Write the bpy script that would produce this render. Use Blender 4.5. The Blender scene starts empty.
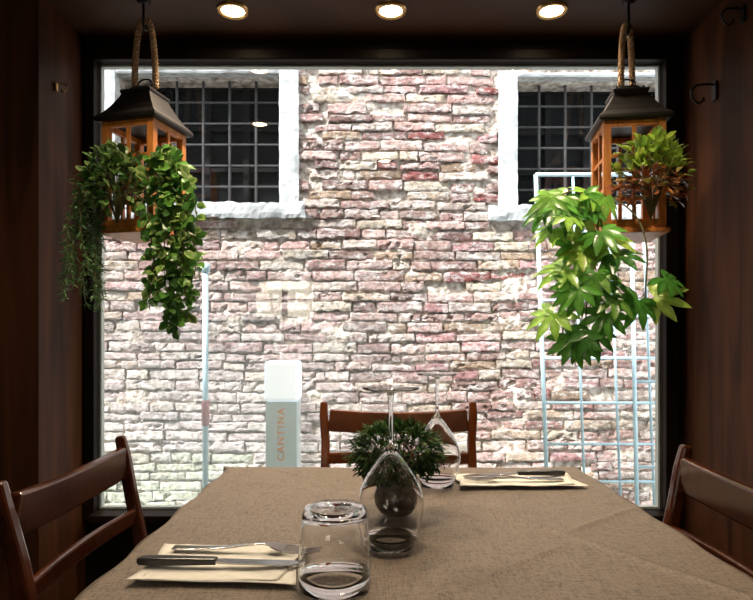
import bpy, math, random
from mathutils import Vector, Matrix, noise, Euler
random.seed(7)
R = random.random
def U(a, b): return a + (b - a) * random.random()
scn = bpy.context.scene
COL = scn.collection

# ------------------------------------------------------------------ materials
def mat(name):
    m = bpy.data.materials.new(name); m.use_nodes = True
    nt = m.node_tree
    return m, nt, nt.nodes['Principled BSDF'], nt.nodes['Material Output']
def N(nt, t, **kw):
    n = nt.nodes.new(t)
    for k, v in kw.items(): setattr(n, k, v)
    return n
def ramp(nt, fac, stops):
    r = N(nt, 'ShaderNodeValToRGB')
    e = r.color_ramp.elements
    e[0].position, e[0].color = stops[0][0], (*stops[0][1], 1)
    e[1].position, e[1].color = stops[1][0], (*stops[1][1], 1)
    for p, c in stops[2:]:
        x = e.new(p); x.color = (*c, 1)
    nt.links.new(fac, r.inputs[0])
    return r
def noise_node(nt, scale, detail=4, stretch=(1, 1, 1), rough=.5, dist=0):
    tc = N(nt, 'ShaderNodeTexCoord'); mp = N(nt, 'ShaderNodeMapping')
    mp.inputs['Scale'].default_value = stretch
    nt.links.new(tc.outputs['Object'], mp.inputs['Vector'])
    n = N(nt, 'ShaderNodeTexNoise')
    n.inputs['Scale'].default_value = scale; n.inputs['Detail'].default_value = detail
    n.inputs['Roughness'].default_value = rough; n.inputs['Distortion'].default_value = dist
    nt.links.new(mp.outputs[0], n.inputs['Vector'])
    return n
def bump(nt, b, h, strength=.3, dist=.002):
    bn = N(nt, 'ShaderNodeBump'); bn.inputs['Strength'].default_value = strength
    bn.inputs['Distance'].default_value = dist
    nt.links.new(h, bn.inputs['Height']); nt.links.new(bn.outputs[0], b.inputs['Normal'])
def simple(name, c1, c2=None, rough=.5, metal=0, scale=8, stretch=(1, 1, 1), bs=.2, bd=.002, coat=0, spec=.5, dist=0):
    m, nt, b, o = mat(name)
    c2 = c2 or tuple(x * .8 for x in c1)
    n = noise_node(nt, scale, 5, stretch, dist=dist)
    r = ramp(nt, n.outputs['Fac'], [(.3, c1), (.7, c2)])
    nt.links.new(r.outputs[0], b.inputs['Base Color'])
    b.inputs['Roughness'].default_value = rough; b.inputs['Metallic'].default_value = metal
    b.inputs['Specular IOR Level'].default_value = spec
    if coat: b.inputs['Coat Weight'].default_value = coat; b.inputs['Coat Roughness'].default_value = .12
    if bs: bump(nt, b, n.outputs['Fac'], bs, bd)
    return m
def emis(name, col, s):
    m, nt, b, o = mat(name)
    b.inputs['Base Color'].default_value = (*col, 1)
    b.inputs['Emission Color'].default_value = (*col, 1); b.inputs['Emission Strength'].default_value = s
    return m

M_wallwood = simple('wall_brown_wood', (.085, .030, .012), (.024, .009, .004), .5, scale=2.2, stretch=(5, 5, .5), bs=.2, spec=.12, dist=1.2)
M_dark = simple('dark_trim', (.010, .005, .003), (.005, .003, .002), .5, scale=5, spec=.12)
M_ceil = simple('ceiling_brown', (.068, .027, .013), (.042, .016, .008), .55, scale=4, bs=.05, spec=.2)
M_floor = simple('floor_dark_tile', (.03, .018, .013), (.018, .011, .009), .4, scale=4)
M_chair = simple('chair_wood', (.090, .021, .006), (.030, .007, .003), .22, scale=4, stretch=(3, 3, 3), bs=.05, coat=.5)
M_chairlit = simple('chair_wood_lit', (.20, .055, .012), (.09, .022, .006), .22, scale=4, stretch=(3, 3, 3), bs=.05, coat=.5)  # chair wood again, lightened to hold the window light on the far chair
M_seat = simple('chair_seat_wood', (.08, .022, .009), (.05, .012, .006), .35, scale=6, bs=.05)
M_lantwood = simple('lantern_wood', (.74, .28, .055), (.40, .13, .028), .42, scale=9, stretch=(3, 3, .6), bs=.3, dist=1)
M_roof = simple('lantern_metal', (.026, .022, .021), (.015, .014, .014), .45, metal=.4, scale=20, bs=.1)
M_iron = simple('black_iron', (.02, .018, .017), None, .4, metal=.6, scale=30, bs=.1)
M_brass = simple('brass', (.55, .33, .14), None, .3, metal=1, scale=30, bs=0)
M_rope = simple('rope_fibre', (.46, .30, .17), (.22, .13, .07), .9, scale=90, bs=.6)
M_stone = simple('white_stone', (.66, .68, .68), (.32, .33, .33), .8, scale=7, bs=.7, bd=.01, dist=.8)
M_pale = simple('pale_glint', (.50, .56, .54), None, .4, scale=4, bs=0)  # pale colour of the light glinting along the window edge
M_grille = simple('grille_iron', (.050, .048, .046), (.02, .02, .02), .7, metal=.0, scale=20)
M_room = simple('dark_interior', (.010, .010, .012), (.006, .006, .006), .7, scale=3, bs=0, spec=.1)
M_pole = simple('galvanised_tube', (.52, .72, .80), (.42, .60, .68), .4, metal=.05, scale=12, bs=.05)
M_pink = simple('pink_sleeve', (.5, .25, .26), None, .6)
M_pave = simple('alley_paving', (.50, .52, .48), (.34, .38, .33), .7, scale=5, bs=.3, bd=.01)
M_napkin = simple('napkin_paper', (.84, .83, .79), (.76, .74, .69), .85, scale=120, bs=.25, bd=.0006)
M_steel = simple('cutlery_steel', (.42, .41, .40), (.34, .33, .32), .2, metal=1, scale=10, bs=0)
M_black = simple('black_handle', (.012, .012, .013), None, .3, scale=20, bs=0)
M_pot = simple('grey_pot', (.17, .165, .155), (.06, .06, .06), .3, metal=.2, scale=60, bs=.5, bd=.002)
M_soil = simple('soil', (.03, .02, .012), None, .95, scale=60)
M_stem = simple('plant_stem', (.10, .11, .03), (.14, .09, .04), .6, scale=30)
M_lens = emis('lamp_lens', (1, .78, .50), 40)
M_white_glow = emis('glowing_panel', (.86, .96, 1), .6)
M_orange = simple('orange_letter', (.80, .32, .06), (.8, .32, .06), .6, bs=0)
M_bw = emis('bright_pane', (1, .90, .70), 9)

def glassmat(name, col=(1, 1, 1), ior=1.45):
    m, nt, b, o = mat(name)
    b.inputs['Base Color'].default_value = (*col, 1)
    b.inputs['Roughness'].default_value = 0.0
    b.inputs['Transmission Weight'].default_value = 1
    b.inputs['IOR'].default_value = ior
    return m
M_glass = glassmat('clear_glass', (.995, .998, .998))

M_pane, nt, b, o = mat('window_pane_glass')
g = N(nt, 'ShaderNodeBsdfGlossy'); g.inputs['Roughness'].default_value = .0
t = N(nt, 'ShaderNodeBsdfTransparent'); mx = N(nt, 'ShaderNodeMixShader'); mx.inputs[0].default_value = .07
nt.links.new(t.outputs[0], mx.inputs[1]); nt.links.new(g.outputs[0], mx.inputs[2])
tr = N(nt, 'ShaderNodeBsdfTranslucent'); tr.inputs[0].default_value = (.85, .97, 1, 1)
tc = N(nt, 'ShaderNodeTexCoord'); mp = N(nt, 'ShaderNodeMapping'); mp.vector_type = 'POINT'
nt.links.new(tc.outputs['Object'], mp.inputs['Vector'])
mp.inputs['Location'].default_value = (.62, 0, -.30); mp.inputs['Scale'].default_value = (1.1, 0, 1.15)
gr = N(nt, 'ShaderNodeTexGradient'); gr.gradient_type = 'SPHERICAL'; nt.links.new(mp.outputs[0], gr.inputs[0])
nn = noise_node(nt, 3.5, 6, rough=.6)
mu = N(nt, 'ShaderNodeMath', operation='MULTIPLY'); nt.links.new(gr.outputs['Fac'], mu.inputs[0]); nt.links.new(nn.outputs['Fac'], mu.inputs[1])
mu2 = N(nt, 'ShaderNodeMath', operation='MULTIPLY_ADD'); nt.links.new(mu.outputs[0], mu2.inputs[0]); mu2.inputs[1].default_value = .46; mu2.inputs[2].default_value = .004  # lower-left haze and glare put into the pane as a translucent patch
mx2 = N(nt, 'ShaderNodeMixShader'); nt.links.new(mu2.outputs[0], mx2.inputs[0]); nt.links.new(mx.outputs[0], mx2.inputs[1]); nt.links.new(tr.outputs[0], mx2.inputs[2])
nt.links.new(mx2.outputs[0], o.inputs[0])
M_darkglass = simple('dark_window_glass', (.003, .004, .005), None, .6, scale=2, bs=0, spec=.08)
M_ped = simple('pale_blue_acrylic', (.54, .70, .74), (.46, .62, .68), .3, scale=4, bs=0)

def leafmat(name, rough=.35, trans=.3, spec=.5):
    m, nt, b, o = mat(name)
    a = N(nt, 'ShaderNodeAttribute'); a.attribute_name = 'Col'
    n = noise_node(nt, 60, 3)
    mixc = N(nt, 'ShaderNodeMix'); mixc.data_type = 'RGBA'; mixc.blend_type = 'MULTIPLY'
    mixc.inputs[0].default_value = .5
    r = ramp(nt, n.outputs['Fac'], [(.3, (.6, .6, .6)), (.7, (1.2, 1.2, 1.2))])
    nt.links.new(a.outputs['Color'], mixc.inputs[6]); nt.links.new(r.outputs[0], mixc.inputs[7])
    nt.links.new(mixc.outputs[2], b.inputs['Base Color'])
    b.inputs['Roughness'].default_value = rough; b.inputs['Specular IOR Level'].default_value = spec
    tr = N(nt, 'ShaderNodeBsdfTranslucent'); nt.links.new(mixc.outputs[2], tr.inputs[0])
    mx = N(nt, 'ShaderNodeMixShader'); mx.inputs[0].default_value = trans
    nt.links.new(b.outputs[0], mx.inputs[1]); nt.links.new(tr.outputs[0], mx.inputs[2]); nt.links.new(mx.outputs[0], o.inputs[0])
    return m
M_leaf = leafmat('leaf', .26, .25)
M_leafdark = leafmat('leaf_matte', .6, .15, .2)

# brick
M_brick, nt, b, o = mat('old_brick')
a = N(nt, 'ShaderNodeAttribute'); a.attribute_name = 'Col'
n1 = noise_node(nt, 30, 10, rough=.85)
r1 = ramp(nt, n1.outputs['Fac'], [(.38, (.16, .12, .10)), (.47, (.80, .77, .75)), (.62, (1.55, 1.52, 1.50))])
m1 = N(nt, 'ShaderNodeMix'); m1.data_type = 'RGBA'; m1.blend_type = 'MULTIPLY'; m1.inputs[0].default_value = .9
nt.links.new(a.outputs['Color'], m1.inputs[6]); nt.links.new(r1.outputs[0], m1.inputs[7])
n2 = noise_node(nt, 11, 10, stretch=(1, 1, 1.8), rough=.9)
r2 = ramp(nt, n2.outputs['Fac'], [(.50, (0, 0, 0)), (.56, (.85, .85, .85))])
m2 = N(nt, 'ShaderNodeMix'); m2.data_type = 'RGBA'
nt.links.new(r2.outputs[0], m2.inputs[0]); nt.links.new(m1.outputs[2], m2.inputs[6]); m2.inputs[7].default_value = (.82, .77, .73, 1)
nt.links.new(m2.outputs[2], b.inputs['Base Color']); b.inputs['Roughness'].default_value = .9
b.inputs['Specular IOR Level'].default_value = .2
bump(nt, b, n1.outputs['Fac'], 1, .022)
M_mortar = simple('lime_mortar', (.24, .18, .135), (.84, .77, .69), .95, scale=22, bs=1, bd=.03, spec=.1)

# tablecloth
M_cloth, nt, b, o = mat('brown_tablecloth')
nn = noise_node(nt, 210, 6, rough=.85)
nx_ = noise_node(nt, 50, 3, stretch=(12, 1, 1)); ny_ = noise_node(nt, 50, 3, stretch=(1, 12, 1))
mu = N(nt, 'ShaderNodeMath', operation='ADD'); nt.links.new(nx_.outputs['Fac'], mu.inputs[0]); nt.links.new(ny_.outputs['Fac'], mu.inputs[1])
ad = N(nt, 'ShaderNodeMath', operation='MULTIPLY_ADD'); nt.links.new(mu.outputs[0], ad.inputs[0]); ad.inputs[1].default_value = .45; nt.links.new(nn.outputs['Fac'], ad.inputs[2])
r = ramp(nt, ad.outputs[0], [(.76, (.060, .046, .036)), (1.14, (.225, .178, .140))])
nt.links.new(r.outputs[0], b.inputs['Base Color']); b.inputs['Roughness'].default_value = .5
b.inputs['Specular IOR Level'].default_value = .45
bump(nt, b, ad.outputs[0], .6, .0012)

# ------------------------------------------------------------------ mesh builder
class MB:
    def __init__(s): s.v = []; s.f = []; s.m = []; s.c = []; s.sm = []
    def add(s, vs, fs, mi=0, col=None, sm=True):
        o = len(s.v); s.v += [tuple(v) for v in vs]
        s.f += [tuple(i + o for i in f) for f in fs]; s.m += [mi] * len(fs); s.sm += [sm] * len(fs)
        if isinstance(col, list): s.c += col
        else: s.c += [col or (1, 1, 1)] * len(vs)
    def box(s, x0, x1, y0, y1, z0, z1, mi=0):
        v = [(x, y, z) for z in (z0, z1) for y in (y0, y1) for x in (x0, x1)]
        s.add(v, [(0, 2, 3, 1), (4, 5, 7, 6), (0, 1, 5, 4), (2, 6, 7, 3), (0, 4, 6, 2), (1, 3, 7, 5)], mi, sm=False)
    def tube(s, pts, r, n=8, mi=0, cap=True):
        pts = [Vector(p) for p in pts]; k = len(pts)
        rs = r if isinstance(r, (list, tuple)) else [r] * k
        vs = []; up = None
        for i, p in enumerate(pts):
            t = (pts[min(i + 1, k - 1)] - pts[max(i - 1, 0)]).normalized()
            if up is None:
                up = Vector((0, 0, 1)) if abs(t.z) < .9 else Vector((1, 0, 0))
            a = (up - t * up.dot(t)).normalized(); up = a; bb = t.cross(a)
            for j in range(n):
                q = 2 * math.pi * j / n
                vs.append(p + (a * math.cos(q) + bb * math.sin(q)) * rs[i])
        fs = [(i * n + j, i * n + (j + 1) % n, (i + 1) * n + (j + 1) % n, (i + 1) * n + j) for i in range(k - 1) for j in range(n)]
        if cap: fs += [tuple(range(n))[::-1], tuple(range((k - 1) * n, k * n))]
        s.add(vs, fs, mi)
    def sweep(s, pts, secs, side=Vector((1, 0, 0)), mi=0):
        pts = [Vector(p) for p in pts]; k = len(pts); vs = []
        for i, p in enumerate(pts):
            t = (pts[min(i + 1, k - 1)] - pts[max(i - 1, 0)]).normalized()
            sd = (side - t * side.dot(t)).normalized(); nm = t.cross(sd)
            w, h = secs[i] if isinstance(secs, list) else secs
            for a, c in ((-1, -1), (1, -1), (1, 1), (-1, 1)): vs.append(p + sd * a * w / 2 + nm * c * h / 2)
        fs = [(i * 4 + j, i * 4 + (j + 1) % 4, (i + 1) * 4 + (j + 1) % 4, (i + 1) * 4 + j) for i in range(k - 1) for j in range(4)]
        fs += [(3, 2, 1, 0), tuple(range((k - 1) * 4, k * 4))]
        s.add(vs, fs, mi)
    def lathe(s, prof, n=48, mi=0, closed=False):
        vs = []; k = len(prof)
        for r, z in prof:
            for j in range(n):
                q = 2 * math.pi * j / n; vs.append((max(r, 1e-5) * math.cos(q), max(r, 1e-5) * math.sin(q), z))
        fs = []
        for i in range(k if closed else k - 1):
            i2 = (i + 1) % k
            for j in range(n): fs.append((i * n + j, i * n + (j + 1) % n, i2 * n + (j + 1) % n, i2 * n + j))
        s.add(vs, fs, mi)
    def leaf(s, p, d, up, L, W, c1, c2=None, curl=.2, fold=.25):
        d = Vector(d).normalized(); up = Vector(up)
        sd = d.cross(up)
        if sd.length < 1e-3: sd = d.orthogonal()
        sd.normalize(); nm = sd.cross(d).normalized(); p = Vector(p); c2 = c2 or c1
        def q(t, w): return p + d * L * t + sd * w * W - nm * (curl * L * t * t) + nm * abs(w) * W * fold
        vs = [q(0, 0), q(.3, 0), q(.68, 0), q(1, 0), q(.27, .42), q(.62, .5), q(.27, -.42), q(.62, -.5), q(.88, .22), q(.88, -.22)]
        fs = [(0, 1, 4), (0, 6, 1), (1, 2, 5, 4), (1, 6, 7, 2), (2, 8, 5), (2, 3, 8), (2, 7, 9), (2, 9, 3)]
        s.add(vs, fs, 0, [c1, c1, c1, c2, c2, c2, c2, c2, c2, c2])
    def obj(s, name, mats, parent=None, smooth=False, loc=None, bevel=0, col=False):
        me = bpy.data.meshes.new(name); me.from_pydata(s.v, [], s.f)
        for m in (mats if isinstance(mats, list) else [mats]): me.materials.append(m)
        me.polygons.foreach_set('material_index', s.m)
        if smooth == 'per': me.polygons.foreach_set('use_smooth', s.sm)
        elif smooth: me.polygons.foreach_set('use_smooth', [True] * len(s.f))
        if col:
            at = me.color_attributes.new('Col', 'FLOAT_COLOR', 'POINT')
            flat = []
            for c in s.c: flat += [c[0], c[1], c[2], 1]
            at.data.foreach_set('color', flat)
        me.update()
        ob = bpy.data.objects.new(name, me); COL.objects.link(ob)
        if parent: ob.parent = parent
        if loc: ob.location = loc
        if bevel:
            b = ob.modifiers.new('Bevel', 'BEVEL'); b.width = bevel; b.segments = 2; b.limit_method = 'ANGLE'
        return ob
def tag(ob, label, cat, group=None):
    ob['label'] = label; ob['category'] = cat
    if group: ob['group'] = group
    return ob
def thing(name, loc, label, cat, group=None, rz=0):
    e = bpy.data.objects.new(name, None); e.empty_display_size = .05; COL.objects.link(e)
    e.location = loc; e.rotation_euler = (0, 0, rz)
    return tag(e, label, cat, group)
def struct(ob, label=None, cat=None):
    ob['kind'] = 'structure'
    if label: ob['label'] = label; ob['category'] = cat
    return ob
def copy_thing(root, loc, rz=0, label=None, scale=None):
    n = root.copy(); COL.objects.link(n); n.location = loc; n.rotation_euler = (0, 0, rz)
    if label: n['label'] = label
    if scale: n.scale = scale
    for c in list(root.children):
        k = c.copy(); k.parent = n; COL.objects.link(k)
        for c2 in list(c.children):
            k2 = c2.copy(); k2.parent = k; COL.objects.link(k2)
    return n

# ------------------------------------------------------------------ room shell
CZ = 2.187; WY = 2.30; WT = .05
XL, XR = -1.115, 1.177
def bx(name, *b, m=None, label='', cat='wall'):
    q = MB()
    for bb in b: q.box(*bb)
    return struct(q.obj(name, m), label, cat)
bx('floor', (-2.5, 1.3, -3.1, 2.3, -.1, 0), m=M_floor, label='dark tiled restaurant floor', cat='floor')
bx('ceiling', (-2.5, 1.3, -3.1, 2.3, CZ, CZ + .12), m=M_ceil, label='low dark brown ceiling with recessed spotlights', cat='ceiling')
bx('wall_right', (XR, XR + .12, -3, 2.3, 0, CZ), m=M_wallwood, label='dark reddish brown wooden side wall with iron hooks')
bx('wall_left', (-2.5, -2.4, -3, 1.98, 0, CZ), m=M_wallwood, label='dark brown side wall of the dining room')
bx('wall_alcove', (-2.5, XL, 1.98, 2.3, 0, CZ), m=M_wallwood, label='dark brown wooden pier beside the big window')
bx('wall_back', (-2.5, 1.3, -3.1, -3, 0, CZ), m=M_wallwood, label='dark brown rear wall of the dining room')
WX0, WX1, WZ0, WZ1 = -1.07, 1.096, .385, 2.10
bx('wall_front', (-2.5, WX0, WY, WY + WT, -.1, 2.6), (WX1, 1.3, WY, WY + WT, -.1, 2.6),
   (WX0, WX1, WY, WY + WT, -.1, WZ0), (WX0, WX1, WY, WY + WT, WZ1, 2.6), m=M_dark, label='dark wall around the large picture window')
w = thing('window_1', (0, WY, WZ0), 'large dark-framed picture window facing a brick alley wall', 'window'); w['kind'] = 'structure'
q = MB(); h = WZ1 - WZ0
q.box(WX0 - .04, WX0, -.03, 0, -.03, h + .04); q.box(WX1, WX1 + .05, -.03, 0, -.03, h + .04)
q.box(WX0, WX1, -.03, 0, h, h + .04); q.box(WX0, WX1, -.08, 0, -.03, 0)
q.obj('window_frame', M_dark, w, bevel=.004)
q = MB(); t_ = .007
q.box(WX0, WX0 + t_, .02, .045, 0, h); q.box(WX1 - t_, WX1, .02, .045, 0, h); q.box(WX0 + t_, WX1 - t_, .02, .045, h - t_, h); q.box(WX0 + t_, WX1 - t_, .02, .045, 0, t_)
ob = q.obj('edge_glint_strip', M_pale, w); ob['label'] = 'thin pale strip added for the glint of light along the window edge'  # strip added to draw the bright line of reflected light
q = MB(); q.add([(WX0, .018, 0), (WX1, .018, 0), (WX1, .018, h), (WX0, .018, h)], [(0, 1, 2, 3)])
q.obj('window_pane', M_pane, w)
w = thing('window_4', (0, -2.995, 0), 'row of three small bright windows in the rear wall', 'window'); w['kind'] = 'structure'
q = MB()
for i in range(3): q.box(-1.93 + i * .4, -1.60 + i * .4, -.004, .004, 1.33, 1.78)
q.obj('window_pane', M_bw, w)
q = MB()
for i in range(3):
    x = -1.93 + i * .4
    q.box(x - .03, x, 0, .03, 1.30, 1.81); q.box(x + .33, x + .36, 0, .03, 1.30, 1.81); q.box(x, x + .33, 0, .03, 1.78, 1.81); q.box(x, x + .33, 0, .03, 1.30, 1.33)
    q.box(x, x + .33, .004, .02, 1.54, 1.56)
q.obj('window_frame', M_dark, w)

# ------------------------------------------------------------------ outside brick wall
BY = 3.6
OP = [(-1.548, -.576, 1.847, 2.621), (.836, 1.80, 1.829, 2.597)]
BL = [(-1.65, -.46, 1.75, 2.67), (.72, 1.94, 1.72, 2.645)]
def inside(x, z, rects, pad=0): return any(a - pad < x < b_ + pad and c - pad < z < d_ + pad for a, b_, c, d_ in rects)
q = MB()
gx, gz = 300, 180; X0, X1, Z0, Z1 = -3.3, 3.3, -.05, 3.75
xs = sorted([X0 + (X1 - X0) * i / gx for i in range(gx + 1)] + [v for o_ in OP for v in o_[:2]])
zs = sorted([Z0 + (Z1 - Z0) * i / gz for i in range(gz + 1)] + [v for o_ in OP for v in o_[2:]])
vs = []
for z in zs:
    for x in xs:
        n_ = noise.fractal(Vector((x * 3.0, z * 5, 5)), 1, 2, 5)
        n2_ = noise.noise(Vector((x * 26, z * 26, 1)))
        vs.append((x, BY - .012 - .036 * max(n_ - .22, -.1) - .009 * n2_, z))
W_ = len(xs); fs = []
for j in range(len(zs) - 1):
    for i in range(W_ - 1):
        cx, cz = (xs[i] + xs[i + 1]) / 2, (zs[j] + zs[j + 1]) / 2
        if inside(cx, cz, OP): continue
        fs.append((j * W_ + i, j * W_ + i + 1, (j + 1) * W_ + i + 1, (j + 1) * W_ + i))
q.add(vs, fs, 1)
for b_ in [(-3.3, OP[0][0], -.05, 3.75), (OP[0][1], OP[1][0], -.05, 3.75), (OP[1][1], 3.3, -.05, 3.75),
           (OP[0][0], OP[0][1], -.05, OP[0][2]), (OP[0][0], OP[0][1], OP[0][3], 3.75), (OP[1][0], OP[1][1], -.05, OP[1][2]), (OP[1][0], OP[1][1], OP[1][3], 3.75)]:
    q.box(b_[0], b_[1], BY + .03, BY + .3, b_[2], b_[3], 1)
PAL = [(.47, .30, .27), (.42, .26, .24), (.54, .38, .34), (.56, .44, .34), (.32, .19, .17), (.62, .51, .45), (.50, .34, .30), (.62, .53, .42), (.42, .30, .21), (.54, .36, .33), (.36, .24, .21)]
DARK = (.34, .11, .10)
z = -.04; row = 0
while z < 3.7:
    hh = U(.052, .066); x = -3.3 + (row % 2) * .12 + U(0, .06)
    while x < 3.25:
        L = random.choice([U(.18, .27), U(.19, .27), U(.20, .29), U(.10, .14)])
        wob = .022 * noise.noise(Vector((x * 1.3, z * .7, 2))) + U(-.003, .003)
        top = wob + hh - U(.007, .018)
        a0, a1, c0, c1 = x, x + L, z + wob, z + top
        x += L + U(.004, .018)
        mxx, mzz = (a0 + a1) / 2, (c0 + c1) / 2
        blk = False
        for (p0, p1, p2, p3) in BL:
            if c1 > p2 and c0 < p3 and a1 > p0 and a0 < p1:
                if a0 < p0 - .05: a1 = p0 - .003
                elif a1 > p1 + .05: a0 = p1 + .003
                else: blk = True
        if blk: continue
        pl = noise.noise(Vector((mxx * 1.1, mzz * 1.1, 9)))
        if R() < .02 + max(0, pl) * .08: continue
        col = random.choice(PAL); k = U(.72, 1.25)
        if R() < .02: col = DARK
        if mxx > .2 and R() < .10: col = (.50, .27, .27)
        low = max(0, min(1, (1.5 - mzz) / 1.2)) * max(0, min(1, (.5 - mxx) / 1.2)) * .62  # whitens bricks towards lower left: haze and glare put into their colour
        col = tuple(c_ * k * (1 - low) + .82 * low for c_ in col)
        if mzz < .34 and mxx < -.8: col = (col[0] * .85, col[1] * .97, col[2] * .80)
        nx, nz = max(6, int((a1 - a0) / .014)), 6
        y0 = BY - U(.022, .040); seed = R() * 100; tilt = U(-.004, .004); yaw = U(-.005, .005)
        cw = (a1 - a0) / 2; chh = (c1 - c0) / 2; chip = R() < .35
        ero = U(.005, .014)
        vs = []
        for j in range(nz + 1):
            for i in range(nx + 1):
                u, v = i / nx * 2 - 1, j / nz * 2 - 1
                edge = 1 if (i in (0, nx) or j in (0, nz)) else 0
                X = mxx + u * cw; Zz = mzz + v * chh
                nn_ = noise.noise(Vector((X * 13, Zz * 25, seed))); n3 = noise.noise(Vector((X * 42, Zz * 60, seed)))
                n4 = noise.noise(Vector((X * 26, Zz * 30, seed + 7)))
                pit = max(0, n4 - .25) * .035 * (1.7 if chip else .4)
                ez = ero * noise.noise(Vector((X * 28, j * 9.1, seed + 3)))
                vs.append((X + .007 * n3, y0 + .003 * edge + .0035 * nn_ + .003 * n3 + yaw * u + pit, Zz + tilt * u + (ez * 1.0 if edge else ez * .4)))
        fs = [(j * (nx + 1) + i, j * (nx + 1) + i + 1, (j + 1) * (nx + 1) + i + 1, (j + 1) * (nx + 1) + i) for j in range(nz) for i in range(nx)]
        b0 = len(vs); ring = [i for i in range(nx + 1)] + [j * (nx + 1) + nx for j in range(1, nz + 1)] + [nz * (nx + 1) + i for i in range(nx - 1, -1, -1)] + [j * (nx + 1) for j in range(nz - 1, 0, -1)]
        for r_ in ring: vs.append((vs[r_][0], BY + .03, vs[r_][2]))
        for i in range(len(ring)):
            j = (i + 1) % len(ring); fs.append((ring[i], b0 + i, b0 + j, ring[j]))
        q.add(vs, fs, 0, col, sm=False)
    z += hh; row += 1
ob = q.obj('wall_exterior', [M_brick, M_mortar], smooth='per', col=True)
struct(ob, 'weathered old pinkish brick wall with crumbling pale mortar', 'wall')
bx('floor_alley', (-3.3, 3.3, WY + WT, BY + .3, -.14, -.04), m=M_pave, label='pale stone paving of the narrow alley', cat='ground')

def stone_box(q, x0, x1, y0, y1, z0, z1, am=.005):
    nx, nz = max(2, int((x1 - x0) / .02)), max(2, int((z1 - z0) / .02)); vs = []
    def jit(x, z): return am * (noise.noise(Vector((x * 12, z * 12, 3))) + .5 * noise.noise(Vector((x * 40, z * 40, 8))))
    for j in range(nz + 1):
        for i in range(nx + 1):
            x = x0 + (x1 - x0) * i / nx; z = z0 + (z1 - z0) * j / nz
            e = 1 if (i in (0, nx) or j in (0, nz)) else 0
            vs.append((x + jit(z, x), y0 + jit(x, z) * .7 + e * .005, z + jit(x, z + 3)))
    fs = [(j * (nx + 1) + i, j * (nx + 1) + i + 1, (j + 1) * (nx + 1) + i + 1, (j + 1) * (nx + 1) + i) for j in range(nz) for i in range(nx)]
    q.add(vs, fs)
    q.box(x0 + am, x1 - am, y0 + .012, y1, z0 + am, z1 - am)
def ext_window(name, o_, sillx, jl, jr, label):
    x0, x1, z0, z1 = o_
    w = thing(name, (x0, BY, z0), label, 'window'); w['kind'] = 'structure'
    inv = Vector((-x0, -BY, -z0))
    def done(q, nm, m, **k):
        q.v = [(a + inv.x, b + inv.y, c + inv.z) for a, b, c in q.v]; return q.obj(nm, m, w, **k)
    q = MB()
    stone_box(q, x0 - jl, x0, BY - .055, BY + .16, z0 - .02, z1 + .03)
    stone_box(q, x1, x1 + jr, BY - .055, BY + .16, z0 - .02, z1 + .03)
    stone_box(q, x0, x1, BY - .05, BY + .16, z1, z1 + .025)
    done(q, 'stone_surround', M_stone)
    q = MB(); stone_box(q, sillx[0], sillx[1], BY - .08, BY + .16, z0 - .092, z0, .016)
    done(q, 'window_sill', M_stone)
    q = MB(); nb = 6
    for i in range(1, nb):
        x = x0 + (x1 - x0) * i / nb; q.tube([(x, BY + .08, z0), (x, BY + .08, z1)], .0090, 6)
    for i in range(1, 6):
        z = z0 + (z1 - z0) * i / 6; q.tube([(x0, BY + .08, z), (x1, BY + .08, z)], .0070, 6)
    done(q, 'iron_grille', M_grille)
    q = MB()
    q.box(x0, x1, BY + .2, BY + .21, z0, z1)
    done(q, 'window_pane', M_darkglass)
    q = MB()
    for i in range(0, 5):
        x = x0 + (x1 - x0) * i / 4; q.box(x - .018, x + .018, BY + .165, BY + .2, z0, z1)
    for i in range(0, 4):
        z = z0 + (z1 - z0) * i / 3; q.box(x0, x1, BY + .17, BY + .2, z - .012, z + .012)
    done(q, 'window_sash', M_room)
ext_window('window_2', OP[0], (-1.68, -.42), .11, .115, 'dark barred window with rough white stone surround in brick wall')
ext_window('window_3', OP[1], (.655, 1.96), .115, .13, 'dark barred window with white stone jamb in brick wall')

# alley objects
def trellis(x0, x1, y, ztop, xs_, zs_, label, lean, yl):
    t = thing('metal_trellis', (x0, y, -.04), label, 'trellis', 'metal trellis panels against the alley wall')
    q = MB(); W = x1 - x0; H = ztop + .04; r = .0115
    def P(x, z): return (x + lean * (1 - z / H), yl * (z / H), z)
    q.tube([P(0, 0), P(0, H), ], r, 8); q.tube([P(W, 0), P(W, H)], r, 8); q.tube([P(0, H), P(W, H)], r, 8); q.tube([P(0, .12), P(W, .12)], r, 8)
    q.obj('frame', M_pole, t, smooth=True)
    q = MB()
    for x in xs_: q.tube([P(x - x0, .12), P(x - x0, H)], .0078, 6)
    for z in zs_: q.tube([P(0, z), P(W, z)], .0078, 6)
    q.obj('rods', M_pole, t, smooth=True)
trellis(.860, 1.62, 3.20, 1.93, [1.06, 1.25, 1.43], [.32, .52, .74, .98, 1.29, 1.66], 'tall wide pale blue metal trellis against the brick wall', .06, .04)
trellis(1.33, 1.75, 3.10, 1.60, [1.50], [.42, .86, 1.2], 'smaller pale metal trellis panel before the taller one', .02, .03)
p = thing('metal_pole', (-.912, 3.2, -.04), 'pale blue upright metal tube standing in the alley', 'pole')
q = MB(); q.tube([(0, 0, 0), (0, 0, 1.44)], .016, 12); q.obj('tube', M_pole, p, smooth=True)
q = MB(); q.lathe([(0, 1.435), (.022, 1.44), (.026, 1.46), (.02, 1.485), (0, 1.492)], 16); q.obj('cap', M_pole, p, smooth=True)
q = MB(); q.lathe([(.0165, .62), (.021, .625), (.021, .75), (.0165, .755)], 16); q.obj('clamp_sleeve', M_pink, p, smooth=True)
s = thing('illuminated_sign', (-.465, 3.0, -.04), 'pale illuminated pillar sign with orange vertical lettering', 'sign')
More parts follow.
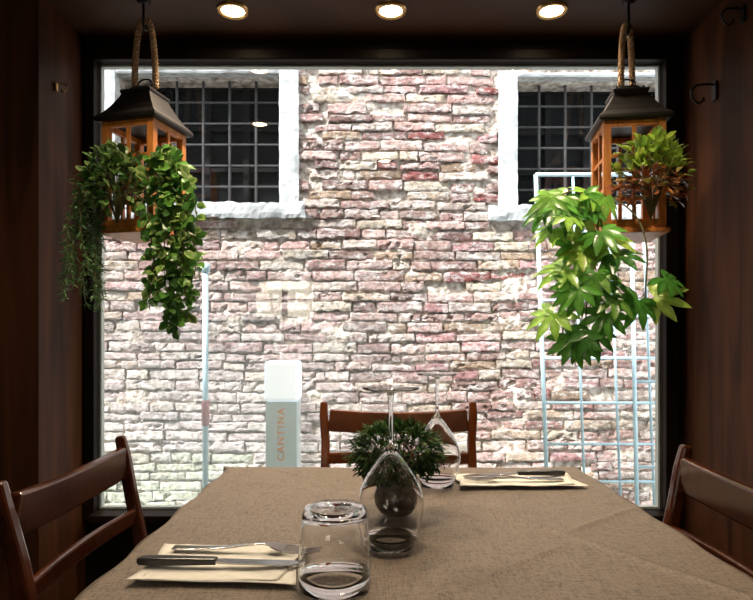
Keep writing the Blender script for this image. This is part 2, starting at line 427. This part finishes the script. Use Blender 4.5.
q = MB(); q.box(-.078, .078, -.07, .07, 0, .775); q.obj('pedestal', M_ped, s, bevel=.006)
q = MB(); q.box(-.084, .084, -.08, .08, .775, .975); q.obj('light_box', M_white_glow, s, bevel=.018)
cu = bpy.data.curves.new('lettering', 'FONT'); cu.body = 'CANTINA'; cu.size = .050; cu.extrude = .0008; cu.align_x = 'RIGHT'; cu.align_y = 'CENTER'
cu.space_character = 1.25
tx = bpy.data.objects.new('lettering_curve', cu); COL.objects.link(tx)
bpy.context.view_layer.update()
me = bpy.data.meshes.new_from_object(tx.evaluated_get(bpy.context.evaluated_depsgraph_get()))
bpy.data.objects.remove(tx)
me.materials.clear(); me.materials.append(M_orange)
tx = bpy.data.objects.new('lettering', me); COL.objects.link(tx); tx.parent = s; tx['label'] = 'orange vertical capital letters'
tx.matrix_local = Matrix.Translation((0, -.0725, .745)) @ Matrix(((0, -1, 0, 0), (0, 0, -1, 0), (1, 0, 0, 0), (0, 0, 0, 1)))

# ------------------------------------------------------------------ recessed spots
f = thing('recessed_spotlight', (-.50, 2.09, CZ), 'glowing warm recessed ceiling spotlight with brass rim', 'ceiling light', 'recessed spotlights in the ceiling')
q = MB(); q.lathe([(.040, 0), (.040, -.007), (.047, -.010), (.055, -.006), (.057, 0)], 32); q.obj('rim', M_brass, f, smooth=True)
q = MB(); q.lathe([(0, -.010), (.02, -.0095), (.034, -.006), (.040, -.002)], 32); q.obj('lens', M_lens, f, smooth=True)
ld = bpy.data.lights.new('spot_lamp', 'SPOT'); ld.energy = 35; ld.color = (1, .80, .56); ld.spot_size = math.radians(118); ld.spot_blend = .8; ld.shadow_soft_size = .03
lo = bpy.data.objects.new('lamp', ld); COL.objects.link(lo); lo.parent = f; lo.location = (0, 0, -.02)
for p in [(.05, 2.09), (.61, 2.09), (-.62, 1.45), (.66, 1.45), (.05, .80), (0, -.9)]:  # spots nearer than the window row are unseen, added to light lanterns and table
    copy_thing(f, (p[0], p[1], CZ))

# ------------------------------------------------------------------ table
TX0, TX1, TY0, TY1, TZ = -.335, .455, .15, 1.37, .75
t = thing('dining_table', ((TX0 + TX1) / 2, (TY0 + TY1) / 2, 0), 'rectangular wooden dining table under a brown cloth', 'table')
hw, hd = (TX1 - TX0) / 2, (TY1 - TY0) / 2
q = MB(); q.box(-hw + .004, hw - .004, -hd + .004, hd - .004, .715, .744); q.obj('table_top', M_chair, t, bevel=.004)
for sx in (-1, 1):
    for sy in (-1, 1):
        q = MB(); x, y = sx * (hw - .045), sy * (hd - .045)
        q.sweep([(x, y, 0), (x, y, .4), (x, y, .715)], [(.035, .035), (.045, .045), (.055, .055)], Vector((1, 0, 0))); q.obj('leg', M_chair, t, bevel=.003)
q = MB()
q.box(-hw + .07, hw - .07, -hd + .03, -hd + .05, .65, .715); q.box(-hw + .07, hw - .07, hd - .05, hd - .03, .65, .715)
q.box(-hw + .03, -hw + .05, -hd + .07, hd - .07, .65, .715); q.box(hw - .05, hw - .03, -hd + .07, hd - .07, .65, .715); q.obj('apron', M_chair, t)
q = MB(); st = .0040; hang = .13
nx = round((TX1 - TX0 + 2 * hang) / st); ny = round((TY1 - TY0 + 2 * hang) / st)
creases = [((.14, 1.10), (.52, .53), .0050), ((.30, .88), (-.02, .60), .0048), ((-.335, 1.25), (.10, 1.09), .003), ((.24, .86), (.50, 1.08), .0040), ((-.25, 1.37), (-.02, 1.13), .0025)]
def cr(x, y):
    z = 0
    for (a, b_, hgt) in creases:
        dx, dy = b_[0] - a[0], b_[1] - a[1]; L = math.hypot(dx, dy)
        tt = ((x - a[0]) * dx + (y - a[1]) * dy) / L; dd = ((x - a[0]) * dy - (y - a[1]) * dx) / L
        dd += .002 * math.sin(tt * 9)
        fade = max(0, min(1, tt / .10, (L - tt) / .10))
        z = max(z, hgt * fade * math.exp(-abs(dd) / .0055))
    return z
vs = []
for j in range(ny + 1):
    for i in range(nx + 1):
        x = TX0 - hang + (TX1 - TX0 + 2 * hang) * i / nx; y = TY0 - hang + (TY1 - TY0 + 2 * hang) * j / ny
        cx, cy = min(max(x, TX0), TX1), min(max(y, TY0), TY1)
        ox, oy = abs(x - cx), abs(y - cy); o_ = max(ox, oy) if not (ox and oy) else math.hypot(ox, oy)
        z = .7465 + cr(cx, cy) + .0012 * noise.noise(Vector((x * 9, y * 9, 0)))
        sx = (-1 if x < cx else 1) if ox else 0; sy = (-1 if y < cy else 1) if oy else 0
        if o_ > 0:
            rip = .004 + .003 * math.sin((x + y) * 38) + min(o_, .03) * .1
            e_ = .012 if (ox and oy) else 0
            vs.append((cx + sx * (rip + e_), cy + sy * (rip + e_), z - min(o_, hang * 1.15)))
        else: vs.append((cx, cy, z))
fs = [(j * (nx + 1) + i, j * (nx + 1) + i + 1, (j + 1) * (nx + 1) + i + 1, (j + 1) * (nx + 1) + i) for j in range(ny) for i in range(nx)]
q.add(vs, fs); ob = q.obj('tablecloth', M_cloth, smooth=True)
tag(ob, 'grey-brown woven tablecloth with fold creases over the table', 'tablecloth')
TT = .7490

# ------------------------------------------------------------------ chairs
ch = thing('dining_chair', (-.228, .950, 0), 'dark reddish-brown wooden chair with slatted back tucked beside table', 'chair', 'wooden dining chairs around the table', -math.pi / 2)
def back_y(z):
    return -.18 - .075 * max(0, (z - .45) / .4) ** 1.2
q = MB()
for zc, hh, th in ((.808, .060, .016), (.708, .030, .012), (.622, .030, .012)):
    pts = []
    for i in range(13):
        u = -1 + 2 * i / 12; x = u * .170
        pts.append((x, back_y(zc) - .012 * (1 - u * u), zc - (.010 * (1 - u * u) if zc > .8 else 0)))
    q.sweep(pts, (hh, th), Vector((0, .08, 1)))
q.obj('backrest', M_chair, ch, bevel=.004)
q = MB(); vs = []
prof = [(-.19, -.195), (.19, -.195), (.200, .17), (.18, .195), (-.18, .195), (-.200, .17)]
for z in (.435, .46): vs += [(x, y, z) for x, y in prof]
q.add(vs, [(5, 4, 3, 2, 1, 0), (6, 7, 8, 9, 10, 11)] + [(i, (i + 1) % 6, 6 + (i + 1) % 6, 6 + i) for i in range(6)])
q.obj('seat', M_seat, ch, bevel=.008)
for sx in (-1, 1):
    q = MB(); pts = [(sx * .18, -.215, 0), (sx * .178, -.195, .22)] + [(sx * (.177 + (.006 if z > .8 else 0)), back_y(z), z) for z in (.45, .55, .65, .75, .82, .856)]
    q.sweep(pts, [(.028, .030), (.028, .030), (.027, .031), (.024, .027), (.022, .024), (.021, .022), (.021, .021), (.018, .017)], Vector((1, 0, 0)))
    q.obj('leg', M_chair, ch, bevel=.005)
    q = MB(); q.sweep([(sx * .172, .165, 0), (sx * .172, .165, .435)], [(.028, .028), (.036, .036)], Vector((1, 0, 0))); q.obj('leg', M_chair, ch, bevel=.004)
q = MB(); q.box(-.155, .155, .155, .175, .385, .435); q.box(-.183, -.165, -.17, .148, .385, .435); q.box(.165, .183, -.17, .148, .385, .435); q.box(-.16, .16, -.19, -.172, .385, .435)
q.box(-.181, -.166, -.18, .15, .2, .225); q.box(.166, .181, -.18, .15, .2, .225)
q.obj('apron', M_chair, ch)
copy_thing(ch, (.277, .85, 0), math.pi / 2)
fc = copy_thing(ch, (.06, 1.40, 0), math.pi, label='wooden chair in window-lit orange-brown tone with slatted back near the window', scale=(1.12, 1, 1.012))
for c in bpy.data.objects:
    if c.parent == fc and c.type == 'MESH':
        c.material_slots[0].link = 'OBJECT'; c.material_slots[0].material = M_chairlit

# ------------------------------------------------------------------ tableware
def wine(loc, label):
    g = thing('wine_glass', loc, label, 'glass', 'upside-down wine glasses')
    q = MB(); q.lathe([(.0330, 0), (.0385, .018), (.0430, .034), (.0462, .051), (.0458, .065), (.0415, .082), (.0330, .099), (.0230, .114), (.0135, .127), (.0065, .137), (.0040, .143),
                       (0, .143), (0, .132), (.0060, .129), (.0130, .1205), (.0222, .1083), (.0320, .0952), (.0406, .0805), (.0450, .0645), (.0454, .051), (.0422, .034), (.0377, .018), (.0323, 0)], 64, closed=True)
    q.obj('bowl', M_glass, g, smooth=True)
    q = MB(); q.lathe([(0, .1432), (.0040, .1432), (.0035, .150), (.0033, .165), (.0033, .195), (.0042, .207), (.0055, .2118), (0, .2118)], 24); q.obj('stem', M_glass, g, smooth=True)
    q = MB(); q.lathe([(0, .212), (.006, .212), (.015, .2155), (.028, .2172), (.0385, .2180), (.0405, .2197), (.0388, .2212), (0, .2212)], 64); q.obj('foot', M_glass, g, smooth=True)
    return g
g1 = wine((.02, .84, TT + .001), 'clear stemmed wine glass standing upside down before the plant')
copy_thing(g1, (.120, 1.19, TT + .001), label='clear stemmed wine glass upside down beside the folded napkin')
g = thing('drinking_glass', (-.049, .703, TT + .001), 'clear thick-based tumbler standing upside down on the tablecloth', 'glass')
q = MB(); q.lathe([(.0420, 0), (.0425, .02), (.0415, .05), (.0388, .078), (.0372, .087), (.0350, .0915), (.031, .0930), (.027, .0925), (0, .0915), (0, .0850), (.029, .0846), (.0350, .0825), (.0372, .078), (.0406, .05), (.0416, .02), (.0413, 0)], 72, closed=True)
q.obj('body', M_glass, g, smooth=True)

def napkin(loc, rz, w, d, label, wav, sd_):
    n = thing('napkin', loc, label, 'napkin', 'folded napkins under cutlery', rz)
    q = MB(); st = 24
    for L in range(2):
        sx, sy = w / 2 - L * .003, d / 2 - L * .002
        ang = (.0, .05)[L]; vs = []
        for j in range(st + 1):
            for i in range(st + 1):
                u, v = i / st * 2 - 1, j / st * 2 - 1
                x, y = u * sx, v * sy; x, y = x * math.cos(ang) - y * math.sin(ang), x * math.sin(ang) + y * math.cos(ang)
                x += .012 * v * (1 if L else -1)
                z = .0012 + L * .0014 + wav * (.5 + .5 * noise.noise(Vector((u * 1.7, v * 1.7, sd_ + L)))) * (max(abs(u), abs(v)) ** 3) + L * .002 * max(0, noise.noise(Vector((u * 3, v * 2, sd_))))
                vs.append((x, y, z))
        q.add(vs, [(j * (st + 1) + i, j * (st + 1) + i + 1, (j + 1) * (st + 1) + i + 1, (j + 1) * (st + 1) + i) for j in range(st) for i in range(st)])
    ob = q.obj('folded_cloth', M_napkin, n, smooth=True)
    so = ob.modifiers.new('Solid', 'SOLIDIFY'); so.thickness = .0006; so.offset = 1
napkin((-.194, .765, TT + .001), -.06, .185, .125, 'cream folded napkin under a fork and knife beside tumbler', .004, 3)
napkin((.282, 1.215, TT + .001), .03, .235, .105, 'cream folded napkin with cutlery at the far place setting', .005, 8)

def fork(loc, rz):
    f = thing('fork', loc, 'stainless steel dinner fork resting on a folded napkin', 'fork', 'dinner forks', rz)
    q = MB(); pts = []; secs = []
    for s_, w, z in ((0, .014, .004), (.03, .0145, .0035), (.07, .010, .005), (.11, .006, .010), (.124, .007, .011), (.134, .021, .009), (.142, .0275, .0065), (.150, .0285, .0045)):
        pts.append((s_, 0, z)); secs.append((w, .0022))
    q.sweep(pts, secs, Vector((0, 1, 0)))
    q.obj('handle', M_steel, f, bevel=.0006)
    q = MB()
    for k in range(4):
        y = -.0122 + k * .00815
        q.sweep([(.149, y, .0046), (.172, y, .003), (.198, y * .95, .0075)], [(.0038, .002), (.0034, .0018), (.0016, .001)], Vector((0, 1, 0)))
    q.obj('tines', M_steel, f)
def knife(loc, rz):
    f = thing('table_knife', loc, 'table knife with black handle resting on a folded napkin', 'knife', 'table knives', rz)
    q = MB(); q.sweep([(0, 0, .007), (.004, 0, .007), (.03, 0, .007), (.07, 0, .007), (.098, 0, .007), (.1, 0, .007)], [(.009, .006), (.013, .009), (.015, .010), (.013, .009), (.012, .008), (.010, .006)], Vector((0, 1, 0)))
    q.obj('handle', M_black, f, bevel=.002)
    q = MB(); q.sweep([(.099, 0, .007), (.12, 0, .006), (.16, .001, .005), (.19, .002, .004), (.205, .004, .004), (.212, .007, .004)], [(.010, .003), (.015, .002), (.017, .0016), (.016, .0014), (.010, .001), (.002, .0008)], Vector((0, 1, 0)))
    ob = q.obj('blade', M_steel, f); ob['label'] = 'polished steel blade'
NT = TT + .0065
fork((-.272, .803, NT), -.04); knife((-.298, .748, NT), -.02)
fork((.372, 1.198, NT), math.pi - .02); knife((.390, 1.243, NT), math.pi + .05)

# ------------------------------------------------------------------ plants
def jitc(c, k=.25):
    s_ = U(1 - k, 1 + k); return tuple(x * s_ for x in c)
def rdir():
    while True:
        v = Vector((U(-1, 1), U(-1, 1), U(-1, 1)))
        if .1 < v.length < 1: return v.normalized()
pl = thing('potted_plant', (.033, .985, TT + .001), 'small round dark green bush in a grey pot on the table', 'plant')
q = MB(); q.lathe([(0, 0), (.018, 0), (.028, .006), (.036, .020), (.0385, .036), (.036, .052), (.029, .065), (.0285, .071), (.0255, .071), (.0255, .060), (0, .058)], 40); q.obj('pot', M_pot, pl, smooth=True)
q = MB(); q.lathe([(.0255, .061), (.012, .064), (0, .065)], 24); q.obj('soil', M_soil, pl, smooth=True)
q = MB(); qs = MB(); C = Vector((0, 0, .105))
for i in range(2800):
    v = rdir()
    if v.z < -.80: continue
    rr = U(.70, 1.0) if R() < .88 else U(1, 1.1); p = C + Vector((v.x * .074, v.y * .064, v.z * .045)) * rr
    q.leaf(p, v + rdir() * .7, Vector((0, 0, 1)) + rdir() * .5, U(.011, .017), U(.0028, .0045), jitc(random.choice([(.03, .085, .018), (.02, .05, .013), (.06, .135, .026)])), None, .2)
for i in range(60):
    v = rdir(); v.z = abs(v.z) * 1 - .2
    qs.tube([(0, 0, .062), (v.x * .03, v.y * .03, .08 + v.z * .02), (v.x * .062, v.y * .055, .105 + v.z * .036)], .0008, 4)
q.obj('foliage', M_leafdark, pl, smooth=True, col=True); qs.obj('stems', M_stem, pl)

# lanterns
def lantern(loc, rz, label):
    L = thing('hanging_lantern', loc, label, 'lantern', 'wooden lanterns hung from rope')
    L.rotation_euler = (0, 0, rz)
    s = .097; H = .375
    q = MB(); q.box(-s - .010, s + .010, -s - .010, s + .010, 0, .014); q.box(-s, s, -s, s, .014, .024); q.obj('base', M_lantwood, L, bevel=.003)
    q = MB(); pw = .012
    for sx in (-1, 1):
        for sy in (-1, 1): q.box(sx * (s - pw) - pw, sx * (s - pw) + pw, sy * (s - pw) - pw, sy * (s - pw) + pw, .024, H)
    for z0, z1 in ((.024, .046), (H - .025, H)):
        for sg in (-1, 1):
            y = sg * (s - .008); q.box(-s + 2 * pw, s - 2 * pw, y - .007, y + .007, z0, z1); q.box(y - .007, y + .007, -s + 2 * pw, s - 2 * pw, z0, z1)
    q.obj('frame', M_lantwood, L, bevel=.002)
    q = MB()
    for sg in (-1, 1):
        y = sg * (s - .009)
        q.box(-.006, .006, y - .004, y + .004, .046, H - .025); q.box(y - .004, y + .004, -.006, .006, .046, H - .025)
        for z in (.15, .255):
            q.box(-s + 2 * pw, s - 2 * pw, y - .0045, y + .0045, z - .005, z + .005); q.box(y - .0045, y + .0045, -s + 2 * pw, s - 2 * pw, z - .005, z + .005)
    q.obj('glazing_bars', M_lantwood, L)
    q = MB(); rings = [(.110, H - .006), (.116, H), (.114, H + .010), (.094, H + .030), (.078, H + .054), (.062, H + .084), (.054, H + .102), (.058, H + .106), (.058, H + .114), (.038, H + .120), (.030, H + .132), (.014, H + .140)]
    vs = []
    for r_, z in rings: vs += [(-r_, -r_, z), (r_, -r_, z), (r_, r_, z), (-r_, r_, z)]
    k = len(rings); fs = [(i * 4 + j, i * 4 + (j + 1) % 4, (i + 1) * 4 + (j + 1) % 4, (i + 1) * 4 + j) for i in range(k - 1) for j in range(4)] + [(3, 2, 1, 0), tuple(range(4 * k - 4, 4 * k))]
    q.add(vs, fs); q.obj('roof', M_roof, L, bevel=.002)
    q = MB(); pts = [(0.028 * math.cos(a), 0, H + .150 + .016 * math.sin(a)) for a in [math.pi * 2 * i / 24 for i in range(25)]]
    q.tube(pts, .0032, 8, cap=False); q.obj('ring', M_roof, L, smooth=True)
    return L
def rope(loc, ztop, zbot, rz, wid):
    r_ = thing('hanging_rope', (loc[0], loc[1], zbot), 'thick twisted brown rope loop holding up a lantern', 'rope', 'lantern ropes', rz)
    H = ztop - zbot; path = []
    n = 80
    for i in range(n + 1):
        u = i / n; a = math.pi * u
        x = -math.copysign(abs(math.cos(a)) ** .55, math.cos(a)) * wid; z = H * math.sin(a) ** .7 if 0 < u < 1 else 0
        x *= 1 - .25 * (z / H) ** 2
        path.append(Vector((x, 0, z)))
    q = MB()
    L = [0]
    for i in range(n): L.append(L[-1] + (path[i + 1] - path[i]).length)
    m = 300
    for k in range(3):
        pts = []
        for i in range(m + 1):
            s_ = L[-1] * i / m; j = max(j_ for j_ in range(n + 1) if L[j_] <= s_ + 1e-9); j = min(j, n - 1)
            f_ = (s_ - L[j]) / max(L[j + 1] - L[j], 1e-6); p = path[j].lerp(path[j + 1], f_)
            t_ = (path[j + 1] - path[j]).normalized(); nrm = Vector((0, 1, 0)); bb = t_.cross(nrm)
            a = s_ / .036 * 2 * math.pi + k * 2.094
            pts.append(p + (nrm * math.cos(a) + bb * math.sin(a)) * .0060)
        q.tube(pts, .0054, 6)
    q.obj('strands', M_rope, r_, smooth=True)
def chook(loc, z):
    h_ = thing('ceiling_hook', (loc[0], loc[1], CZ), 'black iron ceiling hook carrying a rope', 'hook', 'ceiling hooks')
    d = CZ - z; q = MB(); q.lathe([(.022, 0), (.022, -.005), (.010, -.012), (0, -.012)], 16); q.obj('plate', M_iron, h_, smooth=True)
    q = MB(); pts = [(0, 0, -.006), (0, 0, -d + .030)] + [(0, .016 - .016 * math.cos(a), -d + .014 - .016 * math.sin(a)) for a in [math.pi * i / 10 for i in range(0, 11)]] + [(0, .032, -d + .03)]
    q.tube(pts, .0048, 8); q.obj('hook_rod', M_iron, h_, smooth=True)
LL = (-.79, 2.05, 1.386); RL = (.855, 2.05, 1.386)
lantern(LL, math.radians(-14), 'wood and black metal lantern with trailing ivy and fern')
lantern(RL, math.radians(-8), 'wood and black metal lantern with reddish bush and broad-leaf vine')
ring_z = 1.386 + .375 + .150
rope((LL[0], LL[1]), 2.128, ring_z - .012, .15, .034); chook((LL[0], LL[1] - .016), 2.101)
rope((RL[0], RL[1]), 2.110, ring_z - .012, .55, .030); chook((RL[0], RL[1] - .016), 2.083)

def bush(name, loc, rad, n, Ls, pal, label, edge=None, wr=.55):
    pl = thing(name, loc, label, 'plant'); q = MB(); qs = MB()
    for i in range(n):
        v = rdir(); v.z = v.z if v.z > -.6 else -v.z; rr = U(.45, 1.05)
        p = Vector((v.x * rad[0], v.y * rad[1], v.z * rad[2])) * rr
        c = jitc(random.choice(pal if not callable(pal) else pal(p)))
        l_ = U(*Ls)
        q.leaf(p, v + rdir() * .8 + Vector((0, -.2, .35)), Vector((0, -.3, 1)) + rdir() * .6, l_, l_ * wr, c, edge and jitc(edge) if R() < .25 else None, .25)
    for i in range(40):
        v = rdir(); v.z = abs(v.z)
        qs.tube([(0, 0, -rad[2] * .9), (v.x * rad[0] * .4, v.y * rad[1] * .4, 0), (v.x * rad[0] * .85, v.y * rad[1] * .85, v.z * rad[2] * .85)], .0015, 4)
    q.obj('foliage', M_leaf, pl, smooth=True, col=True); qs.obj('stems', M_stem, pl)
def strand_path(p0, out, drop, wob):
    pts = []; p0 = Vector(p0); ph = R() * 6
    for i in range(25):
        u = i / 24
        pts.append(p0 + Vector(out) * (1 - (1 - u) ** 2.2) + Vector((wob * math.sin(u * 7 + ph), wob * math.cos(u * 6 + ph), .035 * math.sin(min(u * 5, 3.14)) - drop * u ** 1.25)))
    return pts
def trailing(name, loc, strands, label, step, leaf_fn):
    pl = thing(name, loc, label, 'plant'); q = MB(); qs = MB()
    for (p0, out, drop, wob) in strands:
        pts = strand_path(p0, out, drop, wob); qs.tube(pts, .0018, 5)
        for i in range(len(pts) - 1):
            seg = pts[i + 1] - pts[i]; k = int(seg.length / step + R())
            for j in range(k):
                leaf_fn(q, pts[i] + seg * R(), seg.normalized(), i / len(pts))
    q.obj('foliage', M_leaf, pl, smooth=True, col=True); qs.obj('stems', M_stem, pl)
bush('bushy_plant', (-.835, 1.93, 1.525), (.108, .09, .125), 500, (.024, .038), [(.16, .32, .08), (.28, .46, .14), (.09, .21, .05), (.04, .10, .03)], 'bushy green round-leaved plant spilling out of lantern', (.42, .52, .2), .62)
def ivy(q, p, t, u):
    c = jitc(random.choice([(.09, .24, .04), (.15, .34, .06), (.05, .14, .03)])); e = (.38, .50, .14) if R() < .3 else c
    d = rdir(); d.y -= .35; d.z -= .35; l_ = U(.028, .042)
    q.leaf(p + d * .006, d, Vector((0, -1, .5)) + rdir() * .5, l_, l_ * .74, c, jitc(e), .25)
st_ = [((U(-.02, .03), U(-.03, .02), U(0, .05)), (U(-.03, .10), U(-.07, -.02), 0), d_, .014) for d_ in (.56, .54, .52, .48, .54, .42, .36, .50, .45, .30, .52, .25, .2)]
trailing('trailing_ivy', (-.682, 1.915, 1.605), st_, 'glossy green trailing ivy hanging down over the lantern side', .0088, ivy)
def needle(q, p, t, u):
    for k in range(2):
        d = (rdir() + t * .6).normalized(); q.leaf(p, d, rdir(), U(.018, .032), .0038, jitc(random.choice([(.08, .18, .05), (.12, .26, .09), (.18, .34, .11)])), None, .2)
st_ = [((U(-.03, .05), U(-.05, .05), U(-.04, .03)), (U(-.06, .02), U(-.06, .04), 0), d_, .010) for d_ in (.40, .38, .34, .28, .38, .24, .36, .2, .3, .40, .4, .35)]
trailing('trailing_fern', (-.940, 1.95, 1.54), st_, 'fine dark green trailing fern hanging beside lantern base', .005, needle)
def palR(p):
    if p.z > .03 - abs(p.x) * .2: return [(.46, .62, .10), (.36, .54, .08), (.22, .38, .06)]
    return [(.36, .12, .05), (.24, .20, .05), (.44, .19, .07), (.28, .08, .05)]
bush('croton_plant', (.885, 1.935, 1.550), (.112, .085, .140), 460, (.026, .040), palR, 'bushy plant with reddish-brown and yellow-green leaves in lantern', None, .55)
def palm_leaf(q, p, out, S):
    out = Vector(out).normalized(); pet = U(.025, .05); c0 = Vector(p) + out * pet
    nrm = (Vector((U(-.5, .3), -1, U(.4, 1.1))) + rdir() * .45).normalized()
    d0 = (out + Vector((0, 0, -.6))).normalized(); d0 = (d0 - nrm * d0.dot(nrm)).normalized()
    c = jitc(random.choice([(.07, .24, .035), (.12, .36, .05), (.28, .52, .08), (.44, .64, .11), (.05, .17, .03), (.20, .44, .07)]))
    e = tuple(x * 1.35 for x in c)
    q.leaf(p, out, nrm, pet, .003, (.2, .25, .06), None, 0)
    for a in (-1.95, -1.3, -.65, 0, .65, 1.3, 1.95):
        dd = Matrix.Rotation(a, 3, nrm) @ d0
        q.leaf(c0, dd, nrm, S * (1 - .13 * abs(a)) * U(.92, 1.08), S * .30, e, c, U(.2, .35), .22)
pl = thing('broad_leaf_vine', (.715, 1.93, 1.50), 'glossy green broad lobed-leaf vine trailing from lantern', 'plant'); q = MB(); qs = MB()
qs.tube([(.10, .09, -.088), (.07, .06, -.02), (0, 0, .0)], .004, 6)
vine = [((0, 0, -.02), (-.17, -.08, 0), .05, 5, .35), ((0, 0, .0), (-.13, -.08, 0), .14, 5, .3), ((.0, .0, 0), (-.05, -.09, 0), .28, 5, .3),
    ((.0, 0, 0), (-.13, -.09, 0), .45, 7, .35), ((.0, 0, 0), (-.01, -.12, 0), .40, 6, .45), ((.0, 0, .0), (.11, -.12, 0), .36, 3, .86), ((.0, 0, .0), (-.07, -.12, 0), .47, 4, .6)]
for k_, (p0, out, drop, nl, us) in enumerate(vine):
    pts = strand_path(p0, out, drop, .018); qs.tube(pts, .0028, 6)
    for i in range(nl):
        u = us + (1 - us) * (i + U(-.2, .2)) / (nl - 1)
        idx = max(1, min(23, int(u * 24))); sd_ = -1 if i % 2 else 1
        palm_leaf(q, pts[idx], (sd_ * U(.3, .8) - (.45 if k_ != 5 else -.3), U(-.9, -.1), U(-.5, .3)), U(.078, .104))
q.obj('foliage', M_leaf, pl, smooth=True, col=True); qs.obj('stems', M_stem, pl)

# ------------------------------------------------------------------ wall hooks
def whook(loc, side, m, sc, label):
    h_ = thing('wall_hook', loc, label, 'hook', 'hooks on the side walls')
    q = MB(); q.box(-.004, .004, -.012 * sc, .012 * sc, -.03 * sc, .03 * sc); q.obj('plate', m, h_, bevel=.002)
    q = MB(); pts = [(0, 0, .02 * sc)] + [(-side * s_ * sc, 0, z_ * sc) for s_, z_ in ((.03, .022), (.06, .018), (.075, .0), (.07, -.025), (.05, -.04), (.035, -.03), (.035, -.02))]
    q.tube(pts, .004 * sc, 8); q.obj('hook_rod', m, h_, smooth=True)
whook((XR - .005, 2.08, 1.90), 1, M_iron, 1.1, 'black iron hook on the brown wall')
whook((XR - .005, 1.92, 2.08), 1, M_iron, .9, 'black iron hook high on the brown wall')
whook((XL + .005, 2.08, 1.915), -1, M_brass, .5, 'small brass hook on the wooden pier')

# ------------------------------------------------------------------ light
wd = bpy.data.worlds.new('World'); scn.world = wd; wd.use_nodes = True
bg = wd.node_tree.nodes['Background']; bg.inputs[0].default_value = (.92, .98, 1, 1); bg.inputs[1].default_value = 2.4
sd = bpy.data.lights.new('sun', 'SUN'); sd.energy = 12.0; sd.angle = math.radians(4); sd.color = (1, 1, .99)
so = bpy.data.objects.new('sun', sd); COL.objects.link(so)
so.rotation_euler = Vector((.50, .37, -.78)).to_track_quat('-Z', 'Y').to_euler()

cam = bpy.data.cameras.new('camera'); co = bpy.data.objects.new('camera', cam); COL.objects.link(co); scn.camera = co
co.location = (0, 0, 1.037); co.rotation_euler = (math.pi / 2, 0, 0)
cam.sensor_width = 36; cam.lens = 36 * 600 / 753; cam.shift_y = 40 / 753; cam.clip_start = .02
scn.view_settings.view_transform = 'Standard'
